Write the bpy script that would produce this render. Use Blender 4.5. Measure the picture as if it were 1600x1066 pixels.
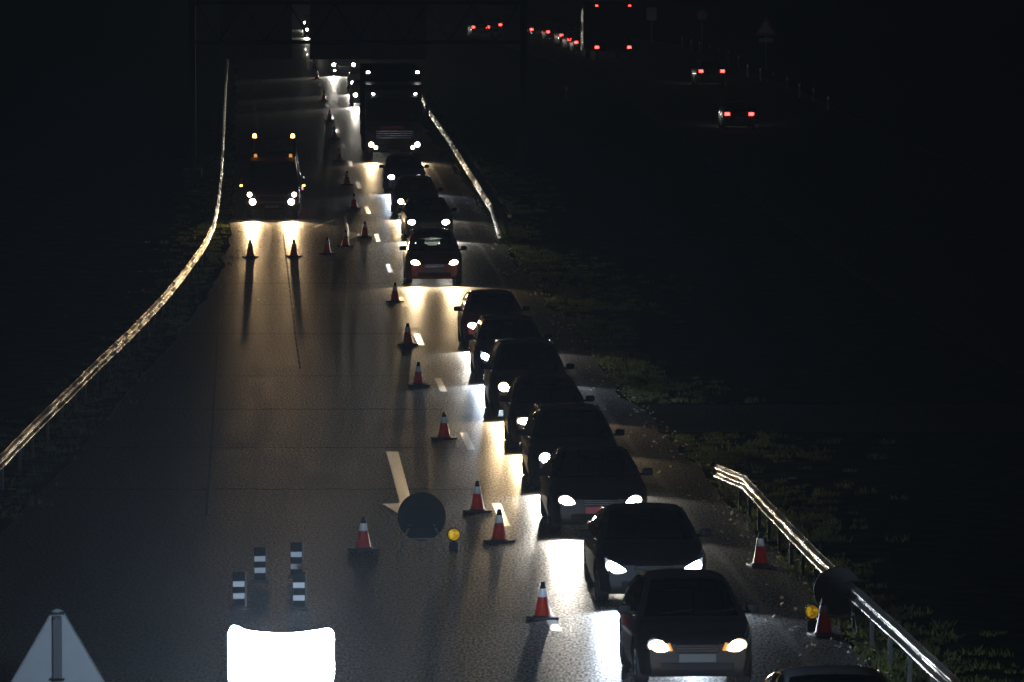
import bpy, bmesh, math, random
from math import sin, cos, tan, atan, atan2, radians as R, pi, sqrt
from mathutils import Vector, Matrix

SC = bpy.context.scene
for o in list(bpy.data.objects):
    bpy.data.objects.remove(o, do_unlink=True)
random.seed(7)

# ------------------------------------------------------------------ camera, sky, exposure
K = 1.36                       # metres along the road per unit of the first survey
FPX, CAMH, HORIZON = 6885.0 * K, 10.2, -60.0
PITCH = atan((533 - HORIZON) / FPX)
cd = bpy.data.cameras.new('camera')
cam = bpy.data.objects.new('camera', cd)
SC.collection.objects.link(cam)
cam.location = (0, 0, CAMH)
cam.rotation_euler = (pi / 2 - PITCH, 0, 0)
cd.sensor_width = 36.0
cd.lens = FPX * 36.0 / 1600.0
cd.clip_start = 0.5
cd.clip_end = 6000
cd.dof.use_dof = True
cd.dof.focus_distance = 150.0
cd.dof.aperture_fstop = 5.0
SC.camera = cam

w = bpy.data.worlds.new('World'); SC.world = w; w.use_nodes = True
nt = w.node_tree
bg = nt.nodes['Background']
sky = nt.nodes.new('ShaderNodeTexSky'); sky.sky_type = 'NISHITA'
sky.sun_disc = False
sky.sun_elevation = R(-3.0); sky.sun_rotation = R(180)
nt.links.new(sky.outputs[0], bg.inputs[0])
bg.inputs[1].default_value = 0.03

vs = SC.view_settings
vs.view_transform = 'Standard'; vs.look = 'None'; vs.exposure = 0.0; vs.gamma = 1.0
SC.cycles.use_denoising = True
try:
    SC.cycles.denoiser = 'OPENIMAGEDENOISE'
except Exception:
    pass
SC.cycles.sample_clamp_indirect = 3.0
SC.cycles.sample_clamp_direct = 0.0
SC.cycles.max_bounces = 6
SC.cycles.transparent_max_bounces = 16
SC.cycles.caustics_reflective = False
SC.cycles.caustics_refractive = False

# lamp strengths, all in one place
SPOT_W = 900.0          # one dipped headlamp of a car
LENS = 40.0             # glow of a headlamp lens
PANEL_GLOW = 1250.0       # the white light box
TAIL = 3.0

# ------------------------------------------------------------------ terrain profile and pixel <-> ground
_ZT = [(-200, 0), (0, 0), (118, 0), (131, .06), (143, .17), (156, .38), (168, .68), (181, 1.0), (193, 1.35), (230, 2.0),
       (300, 3.3), (370, 4.0), (450, 4.5), (600, 5.2), (1000, 6.2), (3000, 8.0)]
_ZT = [(a * K, b) for a, b in _ZT]
def _lerp(tab, t):
    if t <= tab[0][0]:
        a, b = tab[0], tab[1]
        return a[1] + (b[1] - a[1]) * (t - a[0]) / (b[0] - a[0])
    for a, b in zip(tab, tab[1:]):
        if t <= b[0]:
            return a[1] + (b[1] - a[1]) * (t - a[0]) / (b[0] - a[0])
    a, b = tab[-2], tab[-1]
    return a[1] + (b[1] - a[1]) * (t - a[0]) / (b[0] - a[0])
def _zs(d):
    s = 0.0
    for k in range(-4, 5):
        s += _lerp(_ZT, d + k * 4.0)
    return s / 9.0
STATIONS = [-40 + 2.0 * i for i in range(0, 300)] + [560 + 20.0 * i for i in range(0, 60)] + [1800 + 200 * i for i in range(0, 10)]
_ZST = [(d, _zs(d)) for d in STATIONS]
import bisect
_SD = [a for a, b in _ZST]
def zf(d):
    i = max(0, min(len(_SD) - 2, bisect.bisect_right(_SD, d) - 1))
    a, b = _ZST[i], _ZST[i + 1]
    return a[1] + (b[1] - a[1]) * (d - a[0]) / (b[0] - a[0])
def slope(d):
    return (zf(d + 3) - zf(d - 3)) / 6.0
def px(x, y, h=0.0):
    """world point at height h over the ground seen at photo pixel x, y"""
    dx, dz_u = (x - 800.0) / FPX, (533.0 - y) / FPX
    D = Vector((dx, cos(PITCH) + dz_u * sin(PITCH), -sin(PITCH) + dz_u * cos(PITCH)))
    lo, hi = 5.0, 2500.0
    f = lambda t: CAMH + D.z * t - zf(D.y * t) - h
    t = lo
    while t < hi and f(t) > 0:
        t *= 1.03
    a, b = t / 1.03, t
    for _ in range(50):
        m = (a + b) / 2
        if f(m) > 0: a = m
        else: b = m
    return Vector((D.x * a, D.y * a, CAMH + D.z * a))
def pxd(x, y, d):
    """world point at distance d (along Y) seen at photo pixel x, y"""
    dx, u = (x - 800.0) / FPX, (533.0 - y) / FPX
    D = Vector((dx, cos(PITCH) + u * sin(PITCH), -sin(PITCH) + u * cos(PITCH)))
    t = d / D.y
    return Vector((D.x * t, d, CAMH + D.z * t))

# ------------------------------------------------------------------ materials
MATS = {}
def mat(name, col, rough=0.6, metal=0.0, emit=None, estr=0.0, coat=0.0, spec=0.5, var=0.0, vscale=8.0):
    if name in MATS: return MATS[name]
    m = bpy.data.materials.new(name); m.use_nodes = True
    b = m.node_tree.nodes['Principled BSDF']
    b.inputs['Base Color'].default_value = (*col, 1)
    b.inputs['Roughness'].default_value = rough
    b.inputs['Metallic'].default_value = metal
    b.inputs['Specular IOR Level'].default_value = spec
    b.inputs['Coat Weight'].default_value = coat
    b.inputs['Coat Roughness'].default_value = 0.06
    if emit:
        b.inputs['Emission Color'].default_value = (*emit, 1)
        b.inputs['Emission Strength'].default_value = estr
    if var > 0:
        n = m.node_tree.nodes; l = m.node_tree.links
        tc = n.new('ShaderNodeTexCoord'); nz = n.new('ShaderNodeTexNoise')
        nz.inputs['Scale'].default_value = vscale; nz.inputs['Detail'].default_value = 6
        l.new(tc.outputs['Object'], nz.inputs['Vector'])
        rp = n.new('ShaderNodeValToRGB')
        rp.color_ramp.elements[0].position = 0.35; rp.color_ramp.elements[1].position = 0.7
        rp.color_ramp.elements[0].color = tuple(c * (1 - var) for c in col) + (1,)
        rp.color_ramp.elements[1].color = tuple(min(1, c * (1 + var)) for c in col) + (1,)
        l.new(nz.outputs[0], rp.inputs[0]); l.new(rp.outputs[0], b.inputs['Base Color'])
        mr = n.new('ShaderNodeMapRange'); mr.inputs[3].default_value = max(0.03, rough - .12); mr.inputs[4].default_value = min(1, rough + .15)
        l.new(nz.outputs[0], mr.inputs[0]); l.new(mr.outputs[0], b.inputs['Roughness'])
    MATS[name] = m
    return m

def asphalt(name, base, rough, spec=.24):
    m = bpy.data.materials.new(name); m.use_nodes = True
    n = m.node_tree.nodes; l = m.node_tree.links
    b = n['Principled BSDF']
    tc = n.new('ShaderNodeTexCoord')
    fine = n.new('ShaderNodeTexNoise'); fine.inputs['Scale'].default_value = 1; fine.inputs['Detail'].default_value = 4; fine.inputs['Roughness'].default_value = .6
    mf = n.new('ShaderNodeMapping'); mf.inputs['Scale'].default_value = (25, 5.6, 1)   # coarse, worn aggregate drawn out by traffic
    l.new(tc.outputs['Object'], mf.inputs['Vector']); l.new(mf.outputs[0], fine.inputs['Vector'])
    # long wheel tracks: the noise is stretched along the road, sheared to follow it
    sh = n.new('ShaderNodeMapping'); sh.inputs['Rotation'].default_value = (0, 0, R(3.5)); sh.inputs['Scale'].default_value = (1.1, .018, 1)
    l.new(tc.outputs['Object'], sh.inputs['Vector'])
    tr = n.new('ShaderNodeTexNoise'); tr.inputs['Scale'].default_value = 1.0; tr.inputs['Detail'].default_value = 3
    l.new(sh.outputs[0], tr.inputs['Vector'])
    # laying bands across the road
    sb = n.new('ShaderNodeMapping'); sb.inputs['Rotation'].default_value = (0, 0, R(3.5)); sb.inputs['Scale'].default_value = (.03, .42, 1)
    l.new(tc.outputs['Object'], sb.inputs['Vector'])
    bd = n.new('ShaderNodeTexNoise'); bd.inputs['Scale'].default_value = 1.0; bd.inputs['Detail'].default_value = 5; bd.inputs['Roughness'].default_value = .7
    l.new(sb.outputs[0], bd.inputs['Vector'])
    big = n.new('ShaderNodeTexNoise'); big.inputs['Scale'].default_value = .35; big.inputs['Detail'].default_value = 6
    l.new(tc.outputs['Object'], big.inputs['Vector'])
    def mth(op, a, bb):
        q = n.new('ShaderNodeMath'); q.operation = op
        for i, v in enumerate((a, bb)):
            if isinstance(v, (int, float)): q.inputs[i].default_value = v
            else: l.new(v, q.inputs[i])
        return q.outputs[0]
    grain = n.new('ShaderNodeMapRange'); grain.inputs[1].default_value = .36; grain.inputs[2].default_value = .66
    grain.inputs[3].default_value = .25; grain.inputs[4].default_value = 1.9
    l.new(fine.outputs[0], grain.inputs[0])
    k = mth('MULTIPLY', grain.outputs[0], mth('ADD', .45, mth('ADD', mth('MULTIPLY', tr.outputs[0], .55), mth('MULTIPLY', bd.outputs[0], .55))))
    k = mth('MULTIPLY', k, base)
    cmb = n.new('ShaderNodeCombineColor')
    l.new(mth('MULTIPLY', k, 1.02), cmb.inputs[0]); l.new(k, cmb.inputs[1]); l.new(mth('MULTIPLY', k, .97), cmb.inputs[2])
    n.remove(b)
    df = n.new('ShaderNodeBsdfDiffuse'); gl = n.new('ShaderNodeBsdfGlossy'); ad = n.new('ShaderNodeAddShader')
    l.new(cmb.outputs[0], df.inputs['Color'])
    gc = n.new('ShaderNodeCombineColor')
    gk = mth('MULTIPLY', mth('POWER', grain.outputs[0], .9), spec)
    for q in range(3): l.new(gk, gc.inputs[q])
    l.new(gc.outputs[0], gl.inputs['Color'])
    l.new(df.outputs[0], ad.inputs[0]); l.new(gl.outputs[0], ad.inputs[1]); l.new(ad.outputs[0], n['Material Output'].inputs[0])
    rr = mth('ADD', rough - .16, mth('ADD', mth('MULTIPLY', bd.outputs[0], .12), mth('ADD', mth('MULTIPLY', tr.outputs[0], .14), mth('MULTIPLY', big.outputs[0], .06))))
    l.new(rr, gl.inputs['Roughness'])
    l.new(fine.outputs[0], (bp := n.new('ShaderNodeBump')).inputs['Height'])
    bp.inputs['Strength'].default_value = .6; bp.inputs['Distance'].default_value = .012
    l.new(bp.outputs[0], df.inputs['Normal']); l.new(bp.outputs[0], gl.inputs['Normal'])
    return m

def glass_mat(name, tint, mirror=.10):
    m = bpy.data.materials.new(name); m.use_nodes = True
    n = m.node_tree.nodes; l = m.node_tree.links
    n.remove(n['Principled BSDF'])
    t = n.new('ShaderNodeBsdfTransparent'); t.inputs[0].default_value = (*tint, 1)
    g = n.new('ShaderNodeBsdfGlossy'); g.inputs['Roughness'].default_value = .03
    g.inputs[0].default_value = (1, 1, 1, 1)
    fr = n.new('ShaderNodeFresnel'); fr.inputs[0].default_value = 1.45
    mx = n.new('ShaderNodeMixShader')
    l.new(fr.outputs[0], mx.inputs[0]); l.new(t.outputs[0], mx.inputs[1]); l.new(g.outputs[0], mx.inputs[2])
    l.new(mx.outputs[0], n['Material Output'].inputs[0])
    MATS[name] = m
    return m

def paint_worn(name, col, holes, rough=.52, spec=1.0):
    """road paint with worn-through flecks: the paint layer is transparent where it has gone"""
    m = bpy.data.materials.new(name); m.use_nodes = True
    n = m.node_tree.nodes; l = m.node_tree.links
    b = n['Principled BSDF']; b.inputs['Base Color'].default_value = (*col, 1); b.inputs['Roughness'].default_value = rough; b.inputs['IOR'].default_value = 1.9; b.inputs['Specular IOR Level'].default_value = spec
    tc = n.new('ShaderNodeTexCoord')
    nz = n.new('ShaderNodeTexNoise'); nz.inputs['Scale'].default_value = 26; nz.inputs['Detail'].default_value = 5; nz.inputs['Roughness'].default_value = .7
    l.new(tc.outputs['Object'], nz.inputs['Vector'])
    rp = n.new('ShaderNodeValToRGB'); rp.color_ramp.elements[0].position = holes; rp.color_ramp.elements[1].position = holes + .06
    l.new(nz.outputs[0], rp.inputs[0]); l.new(rp.outputs[0], b.inputs['Alpha'])
    MATS[name] = m
    return m

M_ASPH = asphalt('road_asphalt', .038, .38, .165)
M_ASPH2 = asphalt('far_asphalt', .03, .6, .02)
M_GRASS = mat('verge_soil_and_grass', (.016, .024, .008), 1.0, spec=0.0, var=.6, vscale=1.6)
M_BLADE = mat('grass_blade', (.085, .105, .032), .8, spec=.25, var=.45, vscale=.7)
def see_through(m, amount):
    n = m.node_tree.nodes; l = m.node_tree.links; b = n['Principled BSDF']
    t = n.new('ShaderNodeBsdfTranslucent'); mx = n.new('ShaderNodeMixShader'); mx.inputs[0].default_value = amount
    src = b.inputs['Base Color'].links
    if src: l.new(src[0].from_socket, t.inputs[0])
    else: t.inputs[0].default_value = b.inputs['Base Color'].default_value
    l.new(b.outputs[0], mx.inputs[1]); l.new(t.outputs[0], mx.inputs[2]); l.new(mx.outputs[0], n['Material Output'].inputs[0])
see_through(M_BLADE, .5)
M_PAINT = paint_worn('white_road_paint', (.82, .82, .80), .34, .25)
M_PAINT_ARROW = paint_worn('fresh_white_road_paint', (.88, .88, .86), .34, .25)
M_PAINT_OLD = paint_worn('worn_road_paint', (.085, .082, .076), .50, .5, .1)
M_STEEL = mat('galvanised_steel', (.024, .024, .0235), .15, .95, var=.3, vscale=3)
def rail_steel():
    m = bpy.data.materials.new('dull_rail_steel'); m.use_nodes = True
    n = m.node_tree.nodes; l = m.node_tree.links; n.remove(n['Principled BSDF'])
    tc = n.new('ShaderNodeTexCoord'); nz = n.new('ShaderNodeTexNoise'); nz.inputs['Scale'].default_value = .5; nz.inputs['Detail'].default_value = 2
    nz.inputs['Roughness'].default_value = .5
    l.new(tc.outputs['Object'], nz.inputs['Vector'])
    rp = n.new('ShaderNodeValToRGB'); rp.color_ramp.elements[0].position = .40; rp.color_ramp.elements[1].position = .62
    rp.color_ramp.elements[0].color = (.025, .024, .022, 1); rp.color_ramp.elements[1].color = (.27, .262, .245, 1)
    l.new(nz.outputs[0], rp.inputs[0])
    d = n.new('ShaderNodeBsdfDiffuse'); d.inputs[0].default_value = (.05, .05, .048, 1)
    g = n.new('ShaderNodeBsdfGlossy'); g.inputs['Roughness'].default_value = .24; l.new(rp.outputs[0], g.inputs[0])
    a = n.new('ShaderNodeAddShader'); l.new(d.outputs[0], a.inputs[0]); l.new(g.outputs[0], a.inputs[1])
    l.new(a.outputs[0], n['Material Output'].inputs[0])
    return m
M_RAIL = rail_steel()
M_STEELD = mat('weathered_steel_post', (.22, .22, .22), .55, .6, var=.3, vscale=5)
M_RUB = mat('black_rubber', (.015, .015, .015), .75)
M_PLAS = mat('black_plastic', (.010, .010, .011), .6, spec=.2)
M_CHROME = mat('chrome_trim', (.7, .7, .7), .15, 1)
M_RIM = mat('alloy_rim', (.4, .4, .42), .35, .9)
M_CONE = mat('red_orange_cone', (.62, .045, .02), .45, var=.2, vscale=9)
see_through(M_CONE, .3)
M_REFL = mat('white_reflective_sleeve', (.85, .85, .85), .35)
M_CBASE = mat('cone_rubber_base', (.05, .05, .052), .5, var=.3, vscale=10)
M_SIGNB = mat('grey_sign_back', (.005, .0055, .006), .8, .0, var=.2, vscale=4)
M_SIGNA = mat('bare_aluminium_sign_back', (.055, .058, .062), .55, .2, var=.18, vscale=3)
M_GSTEEL = mat('dark_gantry_steel', (.03, .03, .03), .8, spec=.1)
M_GANT = mat('gantry_sign_back', (.10, .075, .06), .7, .2, var=.2, vscale=1)
M_GLASS = glass_mat('car_glass', (.62, .70, .66))
M_SEAT = mat('dark_seat_fabric', (.02, .02, .022), .9)
M_UNDER = mat('underbody', (.02, .02, .02), .8)
M_PLATE = mat('white_plate', (.08, .08, .077), .4)
M_PLATER = mat('plate_tail_glow_red', (.55, .03, .04), .4)  # red glow of the tail lights ahead, put into the plate colour
WARM, WHITE, COOL = (1.0, .72, .40), (1.0, .93, .80), (.74, .86, 1.0)
def lens_mat(kind):
    c = {'warm': WARM, 'white': WHITE, 'cool': COOL}[kind]
    name = 'headlamp_lens_' + kind
    if name in MATS: return MATS[name]
    m = mat(name, (.8, .8, .8), .1, emit=c, estr=LENS)
    # the reflector's hot centre, weaker towards the rim of the lens
    n = m.node_tree.nodes; l = m.node_tree.links; b = n['Principled BSDF']
    tc = n.new('ShaderNodeTexCoord'); sx = n.new('ShaderNodeSeparateXYZ'); l.new(tc.outputs['Generated'], sx.inputs[0])
    cb = n.new('ShaderNodeCombineXYZ'); l.new(sx.outputs[0], cb.inputs[0]); l.new(sx.outputs[2], cb.inputs[1])
    ds = n.new('ShaderNodeVectorMath'); ds.operation = 'DISTANCE'; l.new(cb.outputs[0], ds.inputs[0]); ds.inputs[1].default_value = (.5, .5, 0)
    mr = n.new('ShaderNodeMapRange'); mr.interpolation_type = 'SMOOTHSTEP'
    mr.inputs[1].default_value = .16; mr.inputs[2].default_value = .52; mr.inputs[3].default_value = LENS * 2.2; mr.inputs[4].default_value = .35
    l.new(ds.outputs['Value'], mr.inputs[0]); l.new(mr.outputs[0], b.inputs['Emission Strength'])
    return m
M_TAIL = mat('lit_tail_lamp', (.5, .01, .01), .2, emit=(1, .03, .02), estr=TAIL)
M_TAILFAR = mat('bright_tail_lamp', (.5, .01, .01), .2, emit=(1, .035, .03), estr=14)
M_AMBER = mat('lit_amber_lamp', (.8, .3, .03), .2, emit=(1, .42, .08), estr=14)
M_AMBERD = mat('amber_indicator_and_glint', (.8, .3, .03), .2, emit=(1, .38, .08), estr=.8)
M_MARK = mat('white_marker_lamp', (.8, .8, .8), .2, emit=(1, .96, .92), estr=22)
M_HOUS = mat('lamp_housing', (.08, .08, .08), .3, .4)
PAINTS = {}
def car_paint(key, col):
    return mat('paint_' + key, col, .38, .15, coat=.8, spec=.45)

# ------------------------------------------------------------------ mesh helper
class MB:
    def __init__(s): s.v = []; s.f = []
    def add(s, vs, fs):
        k = len(s.v); s.v += [tuple(p) for p in vs]; s.f += [tuple(i + k for i in f) for f in fs]; return s
    def box(s, c, d, bev=0.0, rz=0.0, rx=0.0):
        bm = bmesh.new(); bmesh.ops.create_cube(bm, size=1)
        for v in bm.verts: v.co = Vector((v.co.x * d[0], v.co.y * d[1], v.co.z * d[2]))
        if bev > 0:
            bmesh.ops.bevel(bm, geom=list(bm.edges), offset=min(bev, min(d) * .45), segments=2, affect='EDGES', profile=.6)
        Mx = Matrix.Translation(Vector(c)) @ Matrix.Rotation(rz, 4, 'Z') @ Matrix.Rotation(rx, 4, 'X')
        bm.verts.index_update()
        s.add([Mx @ v.co for v in bm.verts], [[v.index for v in f.verts] for f in bm.faces]); bm.free(); return s
    def tube(s, p0, p1, r0, r1=None, n=10, caps=True):
        r1 = r0 if r1 is None else r1
        p0, p1 = Vector(p0), Vector(p1); d = (p1 - p0).normalized()
        a = d.orthogonal().normalized(); b = d.cross(a)
        vs = [p0 + (a * cos(2 * pi * i / n) + b * sin(2 * pi * i / n)) * r0 for i in range(n)]
        vs += [p1 + (a * cos(2 * pi * i / n) + b * sin(2 * pi * i / n)) * r1 for i in range(n)]
        fs = [(i, (i + 1) % n, n + (i + 1) % n, n + i) for i in range(n)]
        if caps: fs += [tuple(range(n))[::-1], tuple(range(n, 2 * n))]
        return s.add(vs, fs)
    def path(s, pts, r, n=8):
        for a, b in zip(pts, pts[1:]): s.tube(a, b, r, r, n)
        return s
    def lathe(s, prof, n=20, c=(0, 0, 0), axis='Z'):
        vs = []; fs = []
        for r, z in prof:
            for i in range(n):
                t = 2 * pi * i / n; p = (r * cos(t), r * sin(t), z)
                if axis == 'X': p = (p[2], p[0], p[1])
                if axis == 'Y': p = (p[0], p[2], p[1])
                vs.append((p[0] + c[0], p[1] + c[1], p[2] + c[2]))
        for k in range(len(prof) - 1):
            for i in range(n):
                fs.append((k * n + i, k * n + (i + 1) % n, (k + 1) * n + (i + 1) % n, (k + 1) * n + i))
        return s.add(vs, fs)
    def prism(s, poly, y0, y1, bulge=0.0):
        """poly in (x, z), extruded along y from y0 (front) to y1; the front face may bulge"""
        n = len(poly)
        vs = [(x, y0, z) for x, z in poly] + [(x, y1, z) for x, z in poly]
        cx = sum(p[0] for p in poly) / n; cz = sum(p[1] for p in poly) / n
        fs = [(i, (i + 1) % n, n + (i + 1) % n, n + i) for i in range(n)] + [tuple(range(n, 2 * n))]
        if bulge:
            inn = [(cx + (x - cx) * .6, y0 - bulge * .7, cz + (z - cz) * .6) for x, z in poly]
            vs += inn + [(cx, y0 - bulge, cz)]
            fs += [(i, 2 * n + i, 2 * n + (i + 1) % n, (i + 1) % n) for i in range(n)]
            fs += [(2 * n + i, 3 * n, 2 * n + (i + 1) % n) for i in range(n)]
        else:
            fs.append(tuple(range(n))[::-1])
        return s.add(vs, fs)
    def move(s, M):
        s.v = [tuple(M @ Vector(p)) for p in s.v]; return s
    def build(s, name, material, parent=None, smooth=None, fix=True):
        me = bpy.data.meshes.new(name); me.from_pydata(s.v, [], s.f)
        if fix:
            bm = bmesh.new(); bm.from_mesh(me); bmesh.ops.recalc_face_normals(bm, faces=bm.faces); bm.to_mesh(me); bm.free()
        me.materials.append(material)
        if smooth is not None:
            for p in me.polygons: p.use_smooth = True
            me.set_sharp_from_angle(angle=R(smooth))
        o = bpy.data.objects.new(name, me); SC.collection.objects.link(o)
        if parent is not None: o.parent = parent
        return o

def thing(name, label, cat, loc=(0, 0, 0), rz=0.0, group=None, rx=0.0):
    o = bpy.data.objects.new(name, None); SC.collection.objects.link(o)
    o.location = loc; o.rotation_euler = (rx, 0, rz); o.empty_display_size = .2
    return tag(o, label, cat, group)
def tag(o, label, cat, group=None, kind=None):
    if label: o['label'] = label
    if cat: o['category'] = cat
    if group: o['group'] = group
    if kind: o['kind'] = kind
    return o
def copy_thing(src, loc, rz, label, rx=0.0):
    r = src.copy(); SC.collection.objects.link(r); r.location = loc; r.rotation_euler = (rx, 0, rz); r['label'] = label
    for ch in list(src.children):
        c = ch.copy(); SC.collection.objects.link(c); c.parent = r
        for g in list(ch.children):
            q = g.copy(); SC.collection.objects.link(q); q.parent = c
    return r
def spot(parent, loc, aim, watts, col, size=84, blend=1.0, rad=.06):
    ld = bpy.data.lights.new('headlamp_beam', 'SPOT'); ld.energy = watts; ld.color = col
    ld.spot_size = R(size); ld.spot_blend = blend; ld.shadow_soft_size = rad
    o = bpy.data.objects.new('headlamp_beam', ld); SC.collection.objects.link(o); o.parent = parent
    o.location = loc; o.rotation_euler = Vector(aim).to_track_quat('-Z', 'Y').to_euler()
    return o

# ------------------------------------------------------------------ setting: terrain and roads
DASH = [(-40, 7.5), (50, 1.75), (76, .1), (93.6, -.95), (118.6, -2.5), (143.6, -4.0), (181, -6.3), (240, -10.0), (300, -13.6), (400, -19.8), (600, -32), (1200, -69)]
LEFT = [(-40, -9.1), (123, -9.1), (145, -9.5), (168, -10.6), (185, -11.7), (255, -16.0), (300, -18.8), (400, -25), (600, -37), (1200, -74)]
RIGHT = [(-40, 11.0), (50, 6.0), (62.4, 5.25), (76.3, 4.55), (92.4, 3.5), (109.7, 2.3), (149, 0.05), (168, -1.1), (187, -2.3), (240, -5.6), (300, -9.3), (400, -15.6), (600, -27.8), (1200, -65)]
OTHL = [(-40, 22), (100, 13.0), (150, 10.5), (222, 7.5), (262, 6.2), (300, 3.0), (340, -.6), (400, -7), (600, -20), (1200, -57)]
OTHR = [(-40, 34), (100, 25), (150, 21.5), (222, 18.4), (262, 17.0), (300, 14.6), (340, 13.2), (400, 6), (600, -7), (1200, -44)]
DASH, LEFT, RIGHT, OTHL, OTHR = ([(a * K, b) for a, b in t] for t in (DASH, LEFT, RIGHT, OTHL, OTHR))
HD = lambda tab, d: atan2(-(_lerp(tab, d + 4) - _lerp(tab, d - 4)), 8.0)   # yaw of a road at d

def sheet(name, ltab, rtab, dz, material, d0=-40, d1=1600, nx=1):
    mb = MB(); ds = [d for d in STATIONS if d0 <= d <= d1]
    vs = []; fs = []
    for d in ds:
        a = ltab(d) if callable(ltab) else _lerp(ltab, d); b = rtab(d) if callable(rtab) else _lerp(rtab, d)
        for k in range(nx + 1): vs.append((a + (b - a) * k / nx, d, zf(d) + dz))
    for i in range(len(ds) - 1):
        for k in range(nx):
            q = i * (nx + 1) + k; fs.append((q, q + 1, q + nx + 2, q + nx + 1))
    mb.add(vs, fs); return mb.build(name, material, fix=False)

def jag(tab, amp, seed, sign=1):
    rr = random.Random(seed); ph = [rr.uniform(0, 6.28) for _ in range(6)]
    return lambda d: _lerp(tab, d) + sign * amp * sum(sin(d * f + p) for f, p in zip((.21, .53, 1.1, .7, .09, .35), ph)) / 3
g = sheet('ground', lambda d: -900.0, lambda d: 900.0, -.03, M_GRASS, -40, 3000); g['kind'] = 'structure'
o = sheet('road', jag(LEFT, .10, 1), jag(RIGHT, .16, 2), .0, M_ASPH, nx=2); o['kind'] = 'structure'
o = sheet('far_road', OTHL, OTHR, .0, M_ASPH2, nx=2); o['kind'] = 'structure'
# paved emergency crossing through the central reservation
p = [px(975, 636), px(1010, 690)]
ya, yb = 95.2, 101.6
o = sheet('crossing_pavement', lambda d: _lerp(RIGHT, d) - .4, lambda d: _lerp(OTHL, d) + .3, -.012, M_ASPH2, 130, 138); o['kind'] = 'structure'

def strip_poly(name, pts, material, dz=.006):
    """flat marking: pts are ground points in order round its outline"""
    mb = MB(); mb.add([(p[0], p[1], zf(p[1]) + dz) for p in pts], [tuple(range(len(pts)))])
    return mb
def ribbon(mb, tab, off, wd, d0, d1, step=2.0, dz=.006):
    ds = [d0]
    while ds[-1] < d1 - 1e-6:
        ds.append(min(d1, (math.floor(ds[-1] / step + 1e-6) + 1) * step))
    vs = []; fs = []
    for d in ds:
        x = _lerp(tab, d) + off; vs += [(x - wd / 2, d, zf(d) + dz), (x + wd / 2, d, zf(d) + dz)]
    for i in range(len(ds) - 1): fs.append((2 * i, 2 * i + 1, 2 * i + 3, 2 * i + 2))
    mb.add(vs, fs)
M_PATCH = asphalt('patched_asphalt', .032, .39, .16)
d0_, d1_ = px(500, 700).y, px(500, 443).y
o = sheet('road_patch', lambda d: _lerp(LEFT, d) + .35, lambda d: _lerp(DASH, d) - .35, .003, M_PATCH, d0_, d1_); o['kind'] = 'structure'
M_TAR = mat('tar_seam', (.006, .006, .006), .85, spec=.05)
m1 = MB()
LANE = [(a, b - 3.55) for a, b in DASH]
def seam(x0, x1, d, w_, wob, seed):
    rs = random.Random(seed); n = 24; vs = []
    for i in range(n + 1):
        x = x0 + (x1 - x0) * i / n; y = d + wob * (rs.random() - .5); ww = w_ * rs.uniform(.6, 1.3)
        vs += [(x, y - ww / 2, zf(y) + .0055), (x, y + ww / 2, zf(y) + .0055)]
    m1.add(vs, [(2 * i, 2 * i + 2, 2 * i + 3, 2 * i + 1) for i in range(n)])
for i, yy_ in enumerate((443, 476, 522, 588, 640, 700, 765)):
    d = px(500, yy_).y; seam(_lerp(LEFT, d) + .3, _lerp(DASH, d) - .2, d, .10 if i % 2 else .16, .16, i)
for off, a, b in ((.22, 150, 215), (-1.9, 110, 185)):
    ribbon(m1, LANE, off, .05, a, b, dz=.0058)
o = m1.build('tar_seam', M_TAR, fix=False); o['kind'] = 'structure'
m1 = MB()
for k in range(-4, 34):
    c = 93.6 * K + 17.0 * k
    ribbon(m1, DASH, 0, .16, c - 2.3, c + 2.3)
o = m1.build('lane_marking', M_PAINT, fix=False); o['kind'] = 'structure'
m1 = MB(); ribbon(m1, DASH, 3.45, .16, 20, 800)
o = m1.build('edge_marking', paint_worn('dirty_edge_paint', (.13, .125, .115), .50, .5, .1), fix=False); o['kind'] = 'structure'
m1 = MB(); EDGEL = [(20, -2.0), (84, -5.0), (92, -5.3), (127, -7.4), (156, -8.6), (181, -10.1), (240, -14), (300, -17.6), (400, -23.8), (600, -36)]
EDGEL = [(a * K, b) for a, b in EDGEL]
ribbon(m1, EDGEL, 0, .18, 80, 800)
o = m1.build('left_edge_marking', M_PAINT_OLD, fix=False); o['kind'] = 'structure'
m1 = MB()
for k in range(16):
    y = 452 + k * 9.2
    a, b, c, d_ = px(446 + k * .6, y + 1.5), px(474 + k * .4, y + 1.5), px(474 + k * .4, y - 1.5), px(446 + k * .6, y - 1.5)
    m1.add([(q[0], q[1], zf(q[1]) + .006) for q in (a, b, c, d_)], [(0, 1, 2, 3)])
for quad in ([(462, 712), (468, 712), (446, 795), (434, 795)], [(468, 712), (473, 712), (494, 800), (484, 800)],
             [(478, 737), (528, 738), (534, 757), (480, 756)], [(446, 778), (484, 778), (486, 783), (444, 783)]):
    m1.add([(q[0], q[1], zf(q[1]) + .006) for q in (px(*t) for t in quad)], [(0, 1, 2, 3)])
o = m1.build('worn_road_marking', M_PAINT_OLD, fix=False); o['kind'] = 'structure'
m1 = MB()
m1.add([(q[0], q[1], zf(q[1]) + .006) for q in (px(*t) for t in [(603.5, 706), (622, 706), (641, 776), (646, 796), (629, 797), (622, 776)])], [(0, 1, 2, 3, 4, 5)])
m1.add([(q[0], q[1], zf(q[1]) + .0065) for q in (px(*t) for t in [(598, 788), (626, 786.5), (655, 785), (640, 812), (622, 803)])], [(0, 1, 2, 3, 4)])
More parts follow.
